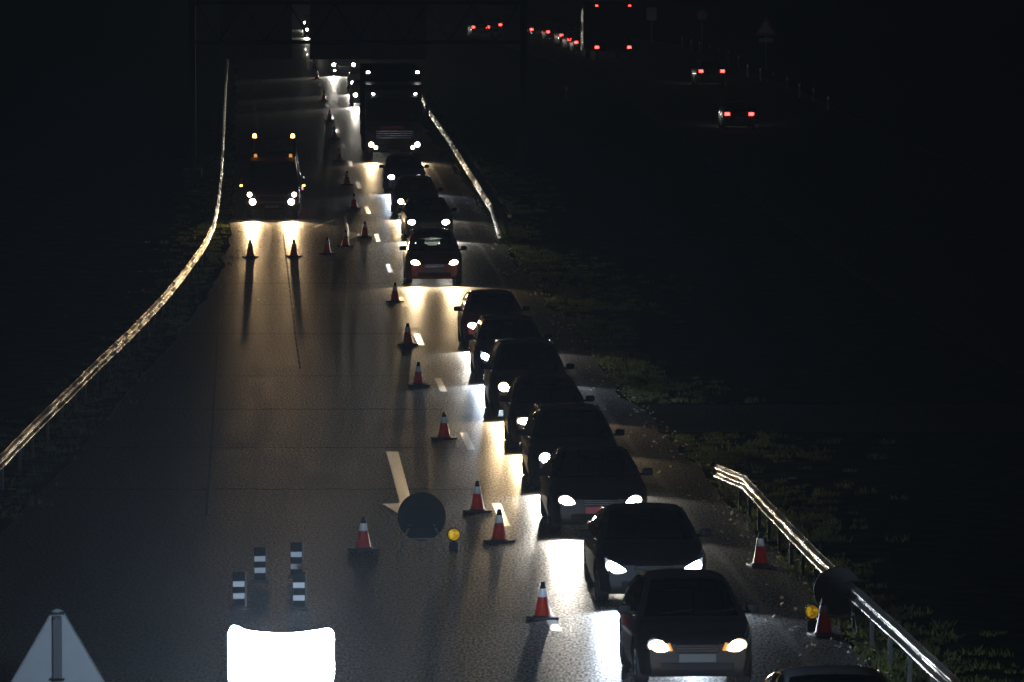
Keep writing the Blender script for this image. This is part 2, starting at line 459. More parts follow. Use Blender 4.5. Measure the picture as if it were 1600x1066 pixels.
m1.add([(q[0], q[1], zf(q[1]) + .006) for q in (px(*t) for t in [(536.5, 337), (540.5, 337), (546, 362), (562, 365.5), (562, 367.5), (548, 374), (543, 374)])], [(0, 1, 2, 3, 4, 5, 6)])
m1.add([(q[0], q[1], zf(q[1]) + .006) for q in (px(*t) for t in [(490, 354), (523, 342.5), (524, 344.5), (492, 356.5)])], [(0, 1, 2, 3)])
o = m1.build('arrow_marking', M_PAINT_ARROW, fix=False); o['kind'] = 'structure'

# grass on the verges: individual blades in tufts, one uncountable mass
def grass(name, label, spots, seed):
    rr = random.Random(seed); mb = MB(); V = mb.v; F = mb.f
    for x, d, s, n in spots:
        z = zf(d) - .035
        for _ in range(n):
            a = rr.uniform(0, 2 * pi); r = s * sqrt(rr.random()) * .9
            bx, by = x + r * cos(a), d + r * sin(a)
            h = rr.uniform(.3, 1.0) * s * .58; w_ = rr.uniform(.008, .02); t = rr.uniform(0, pi)
            lx, ly = rr.gauss(0, .45) * h, rr.gauss(0, .45) * h
            k = len(V)
            V += [(bx - w_ * cos(t), by - w_ * sin(t), z), (bx + w_ * cos(t), by + w_ * sin(t), z),
                  (bx + lx * .5 + w_ * .7 * cos(t), by + ly * .5 + w_ * .7 * sin(t), z + h * .6), (bx + lx * .5 - w_ * .7 * cos(t), by + ly * .5 - w_ * .7 * sin(t), z + h * .6),
                  (bx + lx, by + ly, z + h)]
            F += [(k, k + 1, k + 2, k + 3), (k + 3, k + 2, k + 4)]
    return tag(mb.build(name, M_BLADE, fix=False), label, 'grass', kind='stuff')
rr = random.Random(11); sp = []
for i in range(3400):
    d = K * (56 + 150 * rr.random() ** 1.25)
    x = _lerp(RIGHT, d) + .05 + abs(rr.gauss(0, 1.1 + .5 * sin(d * .11)))
    if 129.5 < d < 138.5: continue
    if sin(d * .35 + 1) + sin(d * .83) + rr.gauss(0, .8) < -.9: continue
    if x > _lerp(RIGHT, d) + 7: continue
    sp.append((x, d, rr.uniform(.10, .28), 22))
grass('grass_verge', 'rough green grass along the right edge of the asphalt', sp, 3)
sp = []
for i in range(1300):
    d = K * (70 + 130 * rr.random())
    x = _lerp(LEFT, d) - .15 - abs(rr.gauss(0, .9)) + (.5 if rr.random() < .08 else 0)
    sp.append((x, d, rr.uniform(.10, .28), 13))
grass('grass_verge', 'dark grass under the long left guard rail', sp, 4)

# fallen leaves and grit on the right shoulder
rr = random.Random(5); mb = MB()
for i in range(620):
    d = K * (58 + 120 * rr.random() ** 1.3)
    x = _lerp(RIGHT, d) - abs(rr.gauss(0, .55)) + .25
    s = rr.uniform(.012, .045); t = rr.uniform(0, pi); z = zf(d) + .004
    q = [(x + s * cos(t + a) * k_, d + s * sin(t + a) * k_, z + rr.uniform(.0, .06)) for a, k_ in ((0, 1.3), (1.6, .7), (3.1, 1.2), (4.6, .8))]
    mb.add(q, [(0, 1, 2), (0, 2, 3)])
M_LEAF = mat('dry_leaf', (.55, .5, .38), .6, var=.4, vscale=2); see_through(M_LEAF, .3)
tag(mb.build('leaf_litter', M_LEAF, fix=False), 'pale leaves and grit scattered on the right hard shoulder', 'litter', kind='stuff')

# ------------------------------------------------------------------ guard rails
WB = [(h, .034 + .034 * cos(2 * pi * (h + .0825) / .165) if abs(h) < .15 else .0) for h in [-.157 + .314 * k / 28 for k in range(29)]]
def guard_rail(label, pts, side, post_step=2.0, group='guard rails', dip=None):
    """pts: ground points; side +1: the corrugated face looks to +x. One beam mesh, single posts as parts."""
    root = thing('guard_rail', label, 'guard rail', (pts[0][0], pts[0][1], zf(pts[0][1])), group=group)
    base = Vector(root.location)
    # resample
    out = []
    for a, b in zip(pts, pts[1:]):
        n = max(1, int((Vector(b).xy - Vector(a).xy).length / 1.0))
        for i in range(n): out.append(Vector(a).lerp(Vector(b), i / n))
    out.append(Vector(pts[-1]))
    for _ in range(4):
        out = [out[0]] + [(out[i - 1] + out[i] * 2 + out[i + 1]) / 4 for i in range(1, len(out) - 1)] + [out[-1]]
    mb = MB(); vs = []; fs = []; n = len(WB); L = 0; rnd = random.Random(len(pts))
    for i, p in enumerate(out):
        t = (out[min(i + 1, len(out) - 1)] - out[max(i - 1, 0)]); t.z = 0; t.normalize()
        nr = Vector((t.y, -t.x, 0)); nr = nr if nr.x * side > 0 else -nr
        hz = .62
        if dip: hz = .62 - dip(i, len(out))
        wob = .004 * sin(i * .31) + .003 * sin(i * .13 + 1)
        lap = .012 * ((i % 4) / 3.0) if i % 4 != 3 else .0   # each beam length starts behind the one before
        for h, dep in WB:
            q = Vector((p.x, p.y, zf(p.y) + hz + h + wob)) + nr * (dep + lap + .02) - base
            vs.append(q)
        if i: L += (out[i] - out[i - 1]).length
    for i in range(len(out) - 1):
        for k in range(n - 1): fs.append((i * n + k, i * n + k + 1, (i + 1) * n + k + 1, (i + 1) * n + k))
    mb.add(vs, fs); beam = mb.build('rail_beam', M_RAIL, root, smooth=75, fix=False)
    cnt = max(2, int(L / post_step)); cnt = min(cnt, 95)
    pm = MB(); pm.box((0, 0, .34), (.06, .10, .72), .008); proto = None
    for k in range(cnt):
        p = out[int(k * (len(out) - 1) / (cnt - 1))]
        loc = Vector((p.x - side * .05, p.y, zf(p.y) - .02)) - base
        if dip and dip(int(k * (len(out) - 1) / (cnt - 1)), len(out)) > .2: continue
        if proto is None: proto = pm.build('post', mat('dirty_rail_post', (.05, .05, .048), .8, spec=.1), root); q = proto
        else:
            q = proto.copy(); SC.collection.objects.link(q); q.parent = root
        q.location = loc
    return root
LRAIL = [px(x, y, .68) for x, y in [(-150, 862), (-60, 776), (0, 716), (60, 656), (140, 578), (200, 521), (250, 469), (290, 420), (317, 383), (332, 352), (340, 312), (345, 262), (348, 205), (351, 145), (354, 100), (357, 62)]]
guard_rail('long bright steel guard rail curving along the left edge of the road', LRAIL, +1, 2.2)
far_dip = lambda i, n: max(0, (8 - i) / 8) * .5
RFAR = [px(x, y, .66) for x, y in [(783, 347), (770, 326), (748, 291), (728, 259), (705, 223), (684, 192), (669, 170), (660, 150), (648, 122)]]
guard_rail('steel guard rail starting beside the far queue and running up to the lorry', RFAR, -1, 2.0, dip=far_dip)
RFAR2 = [px(x, y, .66) for x, y in [(796, 340), (784, 319), (764, 289), (742, 257), (717, 221), (694, 189), (678, 167), (668, 147)]]
guard_rail('darker rear guard rail running close behind the rail by the lorry', RFAR2, +1, 2.0)
near_dip = lambda i, n: max(0, (5 - i) / 5) * .35
RNEAR = [px(x, y, .66) for x, y in [(1122, 707), (1140, 720), (1160, 746), (1205, 795), (1250, 840), (1300, 891), (1345, 932), (1400, 981), (1450, 1028), (1495, 1069), (1560, 1130)]]
guard_rail('near steel guard rail with a turned-down end on the right grass verge', RNEAR, -1, 2.0, dip=near_dip)

# ------------------------------------------------------------------ cars
TYPES = {
    'hatchback': dict(L=3.95, W=1.68, H=1.47, wb=.95, rf=1.75, rr=3.05, rb=3.80, belt=.92, deck=.95),
    'saloon':    dict(L=4.55, W=1.78, H=1.43, wb=1.30, rf=2.05, rr=3.05, rb=3.75, belt=.91, deck=1.02),
    'estate':    dict(L=4.55, W=1.76, H=1.48, wb=1.20, rf=1.98, rr=3.95, rb=4.42, belt=.92, deck=.95),
    'minivan':   dict(L=4.30, W=1.78, H=1.64, wb=.88, rf=1.75, rr=3.65, rb=4.18, belt=1.0, deck=1.0),
    'suv':       dict(L=4.40, W=1.82, H=1.68, wb=1.15, rf=1.80, rr=3.75, rb=4.25, belt=1.05, deck=1.05),
}
OUTL = {   # lens outlines, u outward, v up
    'wedge': [(-.18, -.075), (-.10, -.105), (.02, -.115), (.11, -.10), (.155, -.02), (.165, .125), (.10, .085), (-.02, .03), (-.13, -.03)],
    'leaf':  [(-.17, -.055), (-.09, -.085), (.03, -.09), (.11, -.07), (.14, 0), (.12, .06), (.05, .085), (-.05, .06), (-.12, .01)],
    'round': [(.115 * cos(2 * pi * i / 16), .105 * sin(2 * pi * i / 16)) for i in range(16)],
    'rect':  [(-.14, -.06), (-.12, -.08), (.12, -.08), (.14, -.06), (.14, .05), (.12, .07), (-.12, .07), (-.14, .05)],
    'oval':  [(.14 * cos(2 * pi * i / 16), .095 * sin(2 * pi * i / 16)) for i in range(16)],
}
def make_car(P, paint, label, loc, rz, rx, lens='leaf', glow='warm', group='cars queueing towards the camera', away=False, power=1.0, lamps=(1, 1), tail=None, plate='white', fog=False, indic=False, right_glow=None, detail=True, beam=(84, .30)):
    T = dict(TYPES[P]); L, W, H = T['L'], T['W'], T['H']; wb, rf, rr_, rb, belt, deck = T['wb'], T['rf'], T['rr'], T['rb'], T['belt'], T['deck']
    kind = {'hatchback': 'hatchback_car', 'saloon': 'saloon_car', 'estate': 'estate_car', 'minivan': 'family_car', 'suv': 'offroad_car'}[P]
    root = thing(kind, label, 'car', loc, rz, group, rx)
    zt = [(0, .66), (.05, .72), (.14, .77), (.35, .82), (wb * .6, (.82 + belt) / 2 + .04), (wb, belt + .04), (wb + (rf - wb) * .5, belt + .04 + (H - .05 - belt - .04) * .54), (rf, H - .05),
          (rf + .25, H - .018), ((rf + rr_) / 2, H), (rr_ - .2, H - .03), (rr_, H - .06), ((rr_ + rb) / 2, (H - .06 + deck) / 2 + .03), (rb, deck), (L - .08, deck - .05), (L, deck - .16)]
    ya, yr, Rw, Ra = .84, L - .80, .315, .37
    ys = set(p[0] for p in zt)
    for c in (ya, yr):
        for k in range(-6, 7): ys.add(round(c + Ra * sin(k / 6 * pi / 2), 4))
    y = 0
    while y < L: ys.add(round(y, 3)); y += .22
    ys = sorted(ys); yy = [ys[0]]
    for y in ys[1:]:
        if y - yy[-1] > .025: yy.append(y)
    if yy[-1] < L - .001: yy[-1] = L
    def half(y):
        w_ = W / 2
        if y < .9: w_ *= 1 - .20 * (1 - y / .9) ** 2.2
        if L - y < .7: w_ *= 1 - .12 * (1 - (L - y) / .7) ** 2.2
        return w_
    wroof = W / 2 - .275
    rings = []
    for y in yy:
        w_ = half(y); top = _lerp(zt, y)
        zb = .20 + (.08 if y < .04 or y > L - .04 else 0)
        arch = zb
        for c in (ya, yr):
            if abs(y - c) < Ra - 1e-4: arch = max(arch, .31 + sqrt(Ra * Ra - (y - c) ** 2))
        sh = min(belt, top - .045)
        u = max(0.0, min(1.0, (top - sh - .045) / max(.05, (H - belt - .05))))
        j6 = w_ * .93
        x8 = j6 * .985 + (wroof - j6 * .985) * u
        r = [(0, zb), (w_ * .72, zb), (w_ * .95, arch), (w_ * .995, max(.42, arch + .015)), (w_, max(.58, arch + .03)), (w_ * .985, max(arch + .045, sh - .10)), (j6, max(arch + .055, sh + .01)),
             ((j6 + x8) / 2 + .018 * u, (sh + .01 + top - .088 * u - .01) / 2 + .012), (x8, top - .088 * u - .008), (x8 * .88, top - .036 * u - .003), (x8 * .5, top - .008 * u - .002), (0, top)]
        for k in range(3, 7): r[k] = (r[k][0], max(r[k][1], r[k - 1][1] + .004)) if r[k][1] < top else (r[k][0], top - .02)
        rings.append(r)
    nj = len(rings[0])
    # full ring: right half 0..nj-1 then left half back
    full = []
    for y, r in zip(yy, rings):
        full.append([(x, y, z) for x, z in r] + [(-x, y, z) for x, z in r[-2:0:-1]])
    N = len(full[0]); V = [p for f in full for p in f]
    reg = {'body': [], 'windscreen': [], 'side_window_r': [], 'side_window_l': [], 'rear_window': []}
    bp = (rf + rr_) / 2 + .05
    for i in range(len(yy) - 1):
        ym = (yy[i] + yy[i + 1]) / 2
        for j in range(N):
            f = (i * N + j, i * N + (j + 1) % N, (i + 1) * N + (j + 1) % N, (i + 1) * N + j)
            jj = j if j < nj - 1 else (N - 1 - j)
            key = 'body'
            if jj in (9, 10) and wb + .02 < ym < rf: key = 'windscreen'
            elif jj in (9, 10) and rr_ < ym < rb - .02: key = 'rear_window'
            elif jj in (6, 7) and wb + .38 < ym < rr_ + .12 and abs(ym - bp) > .06:
                key = 'side_window_r' if j < nj - 1 else 'side_window_l'
            reg[key].append(f)
    reg['body'].append(tuple(range(N))[::-1]); reg['body'].append(tuple((len(yy) - 1) * N + k for k in range(N)))
    def sub(faces):
        ids = sorted(set(k for f in faces for k in f)); mp = {k: i for i, k in enumerate(ids)}
        mb = MB(); mb.add([V[k] for k in ids], [tuple(mp[k] for k in f) for f in faces]); return mb
    sub(reg['body']).build('body', paint, root, smooth=38)
    sub(reg['windscreen']).build('windscreen', M_GLASS, root, smooth=60)
    if reg['rear_window']: sub(reg['rear_window']).build('rear_window', M_GLASS, root, smooth=60)
    for k in ('side_window_r', 'side_window_l'): sub(reg[k]).build('side_window', M_GLASS, root, smooth=60)
    # bright trim round the side windows, roof rails on the long-roofed cars
    for s in (-1, 1):
        a = [(s * (r[8][0] + .006), y, r[8][1] + .008) for y, r in zip(yy, rings) if wb + .1 < y < rb - .25][::2]
        b = [(s * (r[6][0] + .008), y, r[6][1] - .004) for y, r in zip(yy, rings) if wb + .35 < y < rr_ + .1][::2]
        if P in ('estate', 'minivan', 'suv'):
            MB().path([(x * .97, y, z + .035) for x, y, z in a if rf + .2 < y < rr_ + .05], .016, 6).build('roof_rail', M_CHROME, root, smooth=50)
        MB().path(a[:len(a)], .011, 6).build('window_trim', M_PLAS if P == 'hatchback' else M_CHROME, root, smooth=50)
        MB().path(b, .010, 6).build('belt_trim', M_CHROME, root, smooth=50)
    # cabin
    if detail:
        mb = MB(); mb.box((0, (wb + rb) / 2 + .1, .32), (W - .34, rb - wb - .1, .04)); mb.box((0, wb + .34, .80), (W - .30, .34, .26), .05)
        mb.build('dashboard', M_SEAT, root)
        for sx in (-.36, .36):
            mb = MB(); mb.box((sx, rf + .28, .52), (.46, .5, .16), .05); mb.box((sx, rf + .56, .86), (.44, .13, .62), .05, rx=R(-10)); mb.box((sx, rf + .64, 1.24), (.25, .10, .17), .04)
            mb.build('seat', M_SEAT, root, smooth=40)
        mb = MB(); mb.box((0, rf + 1.22, .55), (1.2, .45, .16), .05); mb.box((0, rf + 1.46, .82), (1.2, .13, .5), .05, rx=R(-12))
        mb.build('rear_seat', M_SEAT, root, smooth=40)
        mb = MB(); mb.box((0, rf - .02, H - .17), (.22, .03, .06), .012); mb.build('rear_view_mirror', M_PLAS, root)
        wp = MB()
        for sx in (-.45, .12): wp.tube((sx, wb + .05, belt + .065), (sx + .5, wb + .12, belt + .12), .010, .008, 6)
        wp.build('wiper', M_PLAS, root)
    # front
    zl = .645 if P in ('hatchback', 'saloon', 'estate') else .72
    xl = W / 2 - .285
    for s, on in ((-1, lamps[0]), (1, lamps[1])):
        col = glow if (s < 0 or right_glow is None) else right_glow
        M = Matrix.Translation((s * xl, .015, zl)) @ Matrix.Rotation(s * R(17), 4, 'Z')
        poly = [(s * a * 1.02, b * 1.06) for a, b in OUTL[lens]]
        hs = MB().prism([(x * 1.13, z * 1.16) for x, z in poly], -.012, .20).move(M).build('headlight', M_HOUS, root)
        MB().prism(poly, -.02, .12, .03).move(M).build('lens', lens_mat(col) if on else M_CHROME, hs, smooth=60)
        if on:
            cc = {'warm': WARM, 'white': WHITE, 'cool': COOL}[col]
            spot(root, (s * xl, -.13, zl), (s * .02, -1, -beam[1]), SPOT_W * power * on, cc, beam[0])
        if indic:
            MB().prism([(s * -.205, -.07), (s * -.165, -.075), (s * -.135, .03), (s * -.16, .035)], -.022, .1).move(M).build('indicator', M_AMBERD, root)
        if fog:
            MB().lathe([(.001, -.06), (.04, -.055), (.06, -.035), (.06, .03)], 14, (s * (W / 2 - .34), .02, .36), 'Y').build('fog_lamp', lens_mat(glow), root, smooth=60)
    gr = MB(); gr.box((0, .012, .60), (.62, .06, .12), .02); g_ = gr.build('grille', M_PLAS, root)
    sl = MB()
    for k in range(3): sl.box((0, -.02, .565 + k * .035), (.60, .012, .010))
    sl.build('slat', M_CHROME, g_)
    MB().box((0, .014, .34), (1.04, .06, .13), .03).build('air_intake', M_PLAS, root)
    pl = MB(); pl.box((0, -.022, .465), (.52, .012, .115), .004); pl_ = pl.build('licence_plate', M_PLATER if plate == 'red' else M_PLATE, root)
    for s in (-1, 1):
        mb = MB(); mb.box((s * (W / 2 + .075), wb + .52, belt + .085), (.19, .10, .135), .045); mb.box((s * (W / 2 - .03), wb + .53, belt + .04), (.14, .05, .04), .01)
        mb.build('wing_mirror', M_PLAS if s < 0 else M_PLAS, root, smooth=45)
    # rear
    for s in (-1, 1):
        tm = M_TAILFAR if tail == 'bright' else M_TAIL
        zt_ = .82 if P != 'minivan' else .95
        MB().box((s * (W / 2 - .24), L + .022, zt_), (.24, .03, .15), .012).build('tail_light', tm, root)
    MB().box((0, L + .012, .62), (.52, .012, .115), .004).build('rear_plate', M_PLATE, root)
    MB().box((0, L + .01, .40), (W * .8, .06, .16), .03).build('rear_bumper', M_PLAS, root)
    # wheels
    for yw in (ya, yr):
        for s in (-1, 1):
            c = (s * (W / 2 - .115), yw, Rw)
            tw = MB().lathe([(.19, -.085), (.27, -.10), (.305, -.085), (.315, -.05), (.315, .05), (.305, .085), (.27, .10), (.19, .085), (.19, -.085)], 22, c, 'X').build('wheel', M_RUB, root, smooth=40)
            rm = MB().lathe([(.001, s * .07), (.05, s * .075), (.06, s * .05), (.17, s * .05), (.195, s * .088), (.195, -s * .08)], 22, c, 'X')
            for k in range(5):
                a = 2 * pi * k / 5; rm.tube((c[0] + s * .06, c[1] + .05 * cos(a), c[2] + .05 * sin(a)), (c[0] + s * .075, c[1] + .185 * cos(a), c[2] + .185 * sin(a)), .028, .022, 6)
            rm.build('rim', M_RIM, tw, smooth=40)
    return root

def queue_car(P, x, y, col, label, **kw):
    p = px(x, y); yaw = HD(DASH, p.y)
    # local -Y is the front; the front looks back along the road towards the camera
    return make_car(P, car_paint(col[0], col[1]), label, (p.x, p.y, p.z), kw.pop('yaw', yaw), atan(slope(p.y + 2)), **kw)

BLACK = ('black', (.012, .012, .014)); DGREY = ('dark_grey', (.035, .037, .04)); RED = ('dark_red', (.42, .02, .02))
NAVY = ('navy', (.018, .03, .09)); BROWN = ('brown_grey', (.05, .042, .035)); GREY = ('mid_grey', (.09, .09, .095)); MAROON = ('maroon', (.20, .02, .022))

queue_car('saloon', 1330, 1262, DGREY, 'dark car roof cut off by the lower right picture edge', lens='leaf', glow='warm')
queue_car('hatchback', 1090, 1080, BLACK, 'black hatchback with warm amber-edged headlights, nearest whole car of the queue', lens='leaf', glow='warm', indic=True, yaw=HD(DASH, 84) + .015)
queue_car('saloon', 1022, 948, BLACK, 'black saloon with blue-white triangular headlights, second whole car from the bottom', lens='wedge', glow='cool', power=1.0)
queue_car('saloon', 938, 838, BLACK, 'black saloon with two white headlights and a red-lit number plate', lens='leaf', glow='white', plate='red')
queue_car('estate', 900, 768, BLACK, 'black estate with one round white headlight showing beside the red-plate saloon roof', lens='round', glow='white')
queue_car('hatchback', 860, 706, BROWN, 'brown-grey hatchback with the only rectangular warm headlight in the queue', lens='rect', glow='warm')
queue_car('minivan', 829, 655, BROWN, 'dark family car with warm round headlight and two large black door mirrors', lens='round', glow='warm')
queue_car('estate', 800, 598, NAVY, 'dark estate with a glaring blue-white headlight behind the family car', lens='wedge', glow='cool', power=1.3)
queue_car('hatchback', 772, 547, RED, 'dark red hatchback with one white pointed headlight, rearmost of the tightly packed cars', lens='leaf', glow='white')
queue_car('minivan', 679, 446, MAROON, 'maroon family car alone in a gap, bright pool of light before its bumper', lens='leaf', glow='warm', power=1.2)
queue_car('saloon', 670, 376, BLACK, 'black saloon with two white headlights right behind the maroon car', lens='oval', glow='white', power=1.1)
queue_car('estate', 651, 342, DGREY, 'dark estate with one warm large headlight and one small white one', lens='round', glow='warm', right_glow='white')
queue_car('hatchback', 633, 302, NAVY, 'dark hatchback with bluish round headlights just in front of the lorry', lens='oval', glow='cool')
queue_car('hatchback', 571, 167, BLACK, 'dark car half hidden behind the left flank of the lorry', lens='round', glow='white', detail=False, group='cars behind the lorry', beam=(84, .03), power=2.8)
queue_car('hatchback', 566, 147, BLACK, 'dark car with stacked headlight and fog lamp behind the lorry', lens='round', glow='white', fog=True, detail=False, group='cars behind the lorry', beam=(84, .03), power=2.8)
queue_car('suv', 537, 119, BLACK, 'dark off-road car with paired fog lamps under the gantry sign', lens='round', glow='white', fog=True, detail=False, group='cars behind the lorry', beam=(84, .03), power=2.8)
queue_car('hatchback', 490, 59, BLACK, 'far car with bright headlight seen between the two gantry panels, lower one', lens='round', glow='white', detail=False, group='cars beyond the gantry', beam=(84, .03), power=1.5)
queue_car('hatchback', 486, 47, BLACK, 'far car with bright headlight seen between the two gantry panels, upper one', lens='round', glow='white', detail=False, group='cars beyond the gantry', beam=(84, .03), power=1.5)

# cars driving away on the far carriageway
def away_car(P, x, y, label, col=BLACK, **kw):
    p = px(x, y); yaw = HD(OTHL, p.y)
    # turned half a turn: the origin sits at its front, one car length further on
    L = TYPES[P]['L']
    f = Vector((p.x - sin(yaw) * L, p.y + cos(yaw) * L, 0)); f.z = zf(f.y)
    return make_car(P, car_paint(col[0], col[1]), label, f, yaw + pi, -atan(slope(f.y - 2)), lens='round', glow='white', group='cars driving away on the far carriageway', tail='bright', detail=False, **kw)
away_car('hatchback', 1155, 204, 'departing car with the two largest red tail lights on the dark right carriageway', power=.10, beam=(84, .03))
away_car('minivan', 1112, 136, 'departing car with thin red tail lights, second on the right carriageway', power=.10, beam=(84, .03))
away_car('hatchback', 751, 58, 'departing car with small red tail lights, leftmost of the far group', power=.02)
away_car('hatchback', 842, 62, 'far departing car with red tail lights above a reddish road glint', power=.02)
away_car('estate', 890, 72, 'far departing car with red tail lights beside a pale yellow light', power=.02)
away_car('hatchback', 913, 84, 'far departing car with red tail lights left of the tall lorry rear', power=.02)

away_car('estate', 770, 54, 'far departing car with red tail lights, upper right of the leftmost pair', power=.02)
away_car('hatchback', 868, 66, 'far departing car with red tail lights between the reddish glint and the yellow light', power=.02)
away_car('saloon', 903, 79, 'far departing car whose red tail lights overlap the car left of the lorry', power=.02)
# ------------------------------------------------------------------ lorries
def wheel(parent, c, r=.5, w_=.28, s=1):
    tw = MB().lathe([(r * .6, -w_ / 2), (r * .92, -w_ / 2), (r, -w_ * .36), (r, w_ * .36), (r * .92, w_ / 2), (r * .6, w_ / 2), (r * .6, -w_ / 2)], 22, c, 'X').build('wheel', M_RUB, parent, smooth=40)
    MB().lathe([(.001, s * w_ * .42), (r * .25, s * w_ * .42), (r * .3, s * w_ * .2), (r * .55, s * w_ * .25), (r * .62, s * w_ * .45), (r * .62, 0)], 18, c, 'X').build('rim', M_STEELD, tw, smooth=40)
def heavy_lorry(label, p, yaw, away=False):
    root = thing('lorry', label, 'lorry', p, yaw, rx=atan(slope(p[1] + 4)) * (-1 if away else 1))
    pt = car_paint('lorry_black', (.014, .014, .016)); box = mat('lorry_box', (.006, .006, .007), 1.0, spec=0.0, var=.15, vscale=1)
    # cab: side profile (y, z) extruded across
    prof = [(0.05, .45), (0, .75), (0, 1.25), (.06, 1.7), (.28, 2.75), (.55, 3.15), (1.0, 3.35), (2.1, 3.45), (2.1, .6), (1.75, .6), (1.6, .98), (1.35, 1.08), (1.1, .98), (.9, .6), (.85, .45)]
    mb = MB(); n = len(prof); hw = 1.24
    vs = [(-hw, y, z) for y, z in prof] + [(-hw + .06, y, z) for y, z in prof][:0] + [(hw, y, z) for y, z in prof]
    fs = [(i, (i + 1) % n, n + (i + 1) % n, n + i) for i in range(n)] + [tuple(range(n)), tuple(range(n, 2 * n))[::-1]]
    mb.add(vs, fs); mb.build('cab', pt, root)
    ws = MB(); ws.add([(-1.1, .045, 1.76), (1.1, .045, 1.76), (1.02, .245, 2.68), (-1.02, .245, 2.68)], [(0, 1, 2, 3)])
    ws.v = [(x, y - .012, z) for x, y, z in ws.v]
    ws.build('windscreen', mat('dark_glass', (.01, .012, .014), .05, spec=.6), root)
    for s in (-1, 1):
        MB().box((s * 1.245, .75, 2.15), (.02, .72, .7), .01).build('side_window', MATS['dark_glass'], root)
        mb = MB(); mb.box((s * 1.45, .1, 2.15), (.16, .14, .75), .05); mb.tube((s * 1.2, .25, 2.4), (s * 1.45, .15, 2.4), .025); mb.tube((s * 1.2, .25, 1.9), (s * 1.45, .15, 1.9), .025)
        mb.build('wing_mirror', M_PLAS, root)
    g_ = MB().box((0, -.005, 1.18), (1.7, .06, .42), .03).build('grille', M_PLAS, root)
    sl = MB()
    for k in range(4): sl.box((0, -.045, 1.03 + k * .1), (1.6, .02, .02))
    sl.build('slat', M_CHROME, g_)
    MB().box((-.1, -.05, 1.5), (1.0, .03, .12), .01).build('red_badge_strip', mat('red_strip', (.45, .02, .015), .4), root)
    MB().box((0, .02, .55), (2.44, .16, .32), .06).build('bumper', pt, root)
    MB().box((0, -.06, .45), (.52, .012, .11)).build('licence_plate', M_PLATE, root)
    MB().box((0, .02, 2.86), (2.1, .30, .06), .02, rx=R(12)).build('sun_visor', M_PLAS, root)
    for s in (-1, 1):
        hs = MB().box((s * .98, -.03, .70), (.46, .10, .24), .04).build('headlight', M_HOUS, root)
        MB().lathe([(.001, -.05), (.09, -.045), (.12, -.02), (.12, .05)], 16, (s * 1.02, -.08, .74), 'Y').build('lens', lens_mat('white' if s > 0 else 'warm'), hs, smooth=60)
        MB().lathe([(.001, -.05), (.06, -.045), (.085, -.02), (.085, .05)], 16, (s * .82, -.08, .61), 'Y').build('fog_lens', lens_mat('white'), hs, smooth=60)
        if not away: spot(root, (s * 1.0, -.25, .75), (s * .01, -1, -.17), SPOT_W * 1.5, WARM, 54)
        MB().box((s * .93, -.02, 2.98), (.13, .06, .07), .02).build('marker_lamp', M_MARK, root)
    # box body behind
    MB().box((0, 7.6, 2.3), (2.5, 10.4, 3.25), .004).build('box_body', box, root)
    for s in (-1, 1):
        MB().box((s * 1.10, 2.37, 3.86), (.15, .05, .09), .02).build('marker_lamp', M_MARK, root)
        MB().box((s * 1.12, 12.82, .95), (.26, .06, .16), .02).build('tail_light', M_TAILFAR if away else M_TAIL, root)
        MB().box((s * 1.14, 12.82, 3.82), (.16, .05, .08), .02).build('rear_marker_lamp', M_TAILFAR if away else M_TAIL, root)
    MB().box((0, 7.3, .78), (.9, 11, .22), .02).build('chassis', M_UNDER, root)
    for y in (1.35, 3.0, 9.4, 10.6, 11.8):
        for s in (-1, 1): wheel(root, (s * 1.06, y, .5), .5, .3, s)
    return root
q = px(616, 252); heavy_lorry('tall black lorry with four white marker lamps at the head of the far queue', (q.x, q.y, q.z), HD(DASH, q.y))
q = px(958, 96); yw = HD(OTHL, q.y)
heavy_lorry('departing lorry with two high red lamps and two low red tail lights', (q.x - sin(yw) * 12.85, q.y + cos(yw) * 12.85, zf(q.y + 12.85)), yw + pi, away=True)

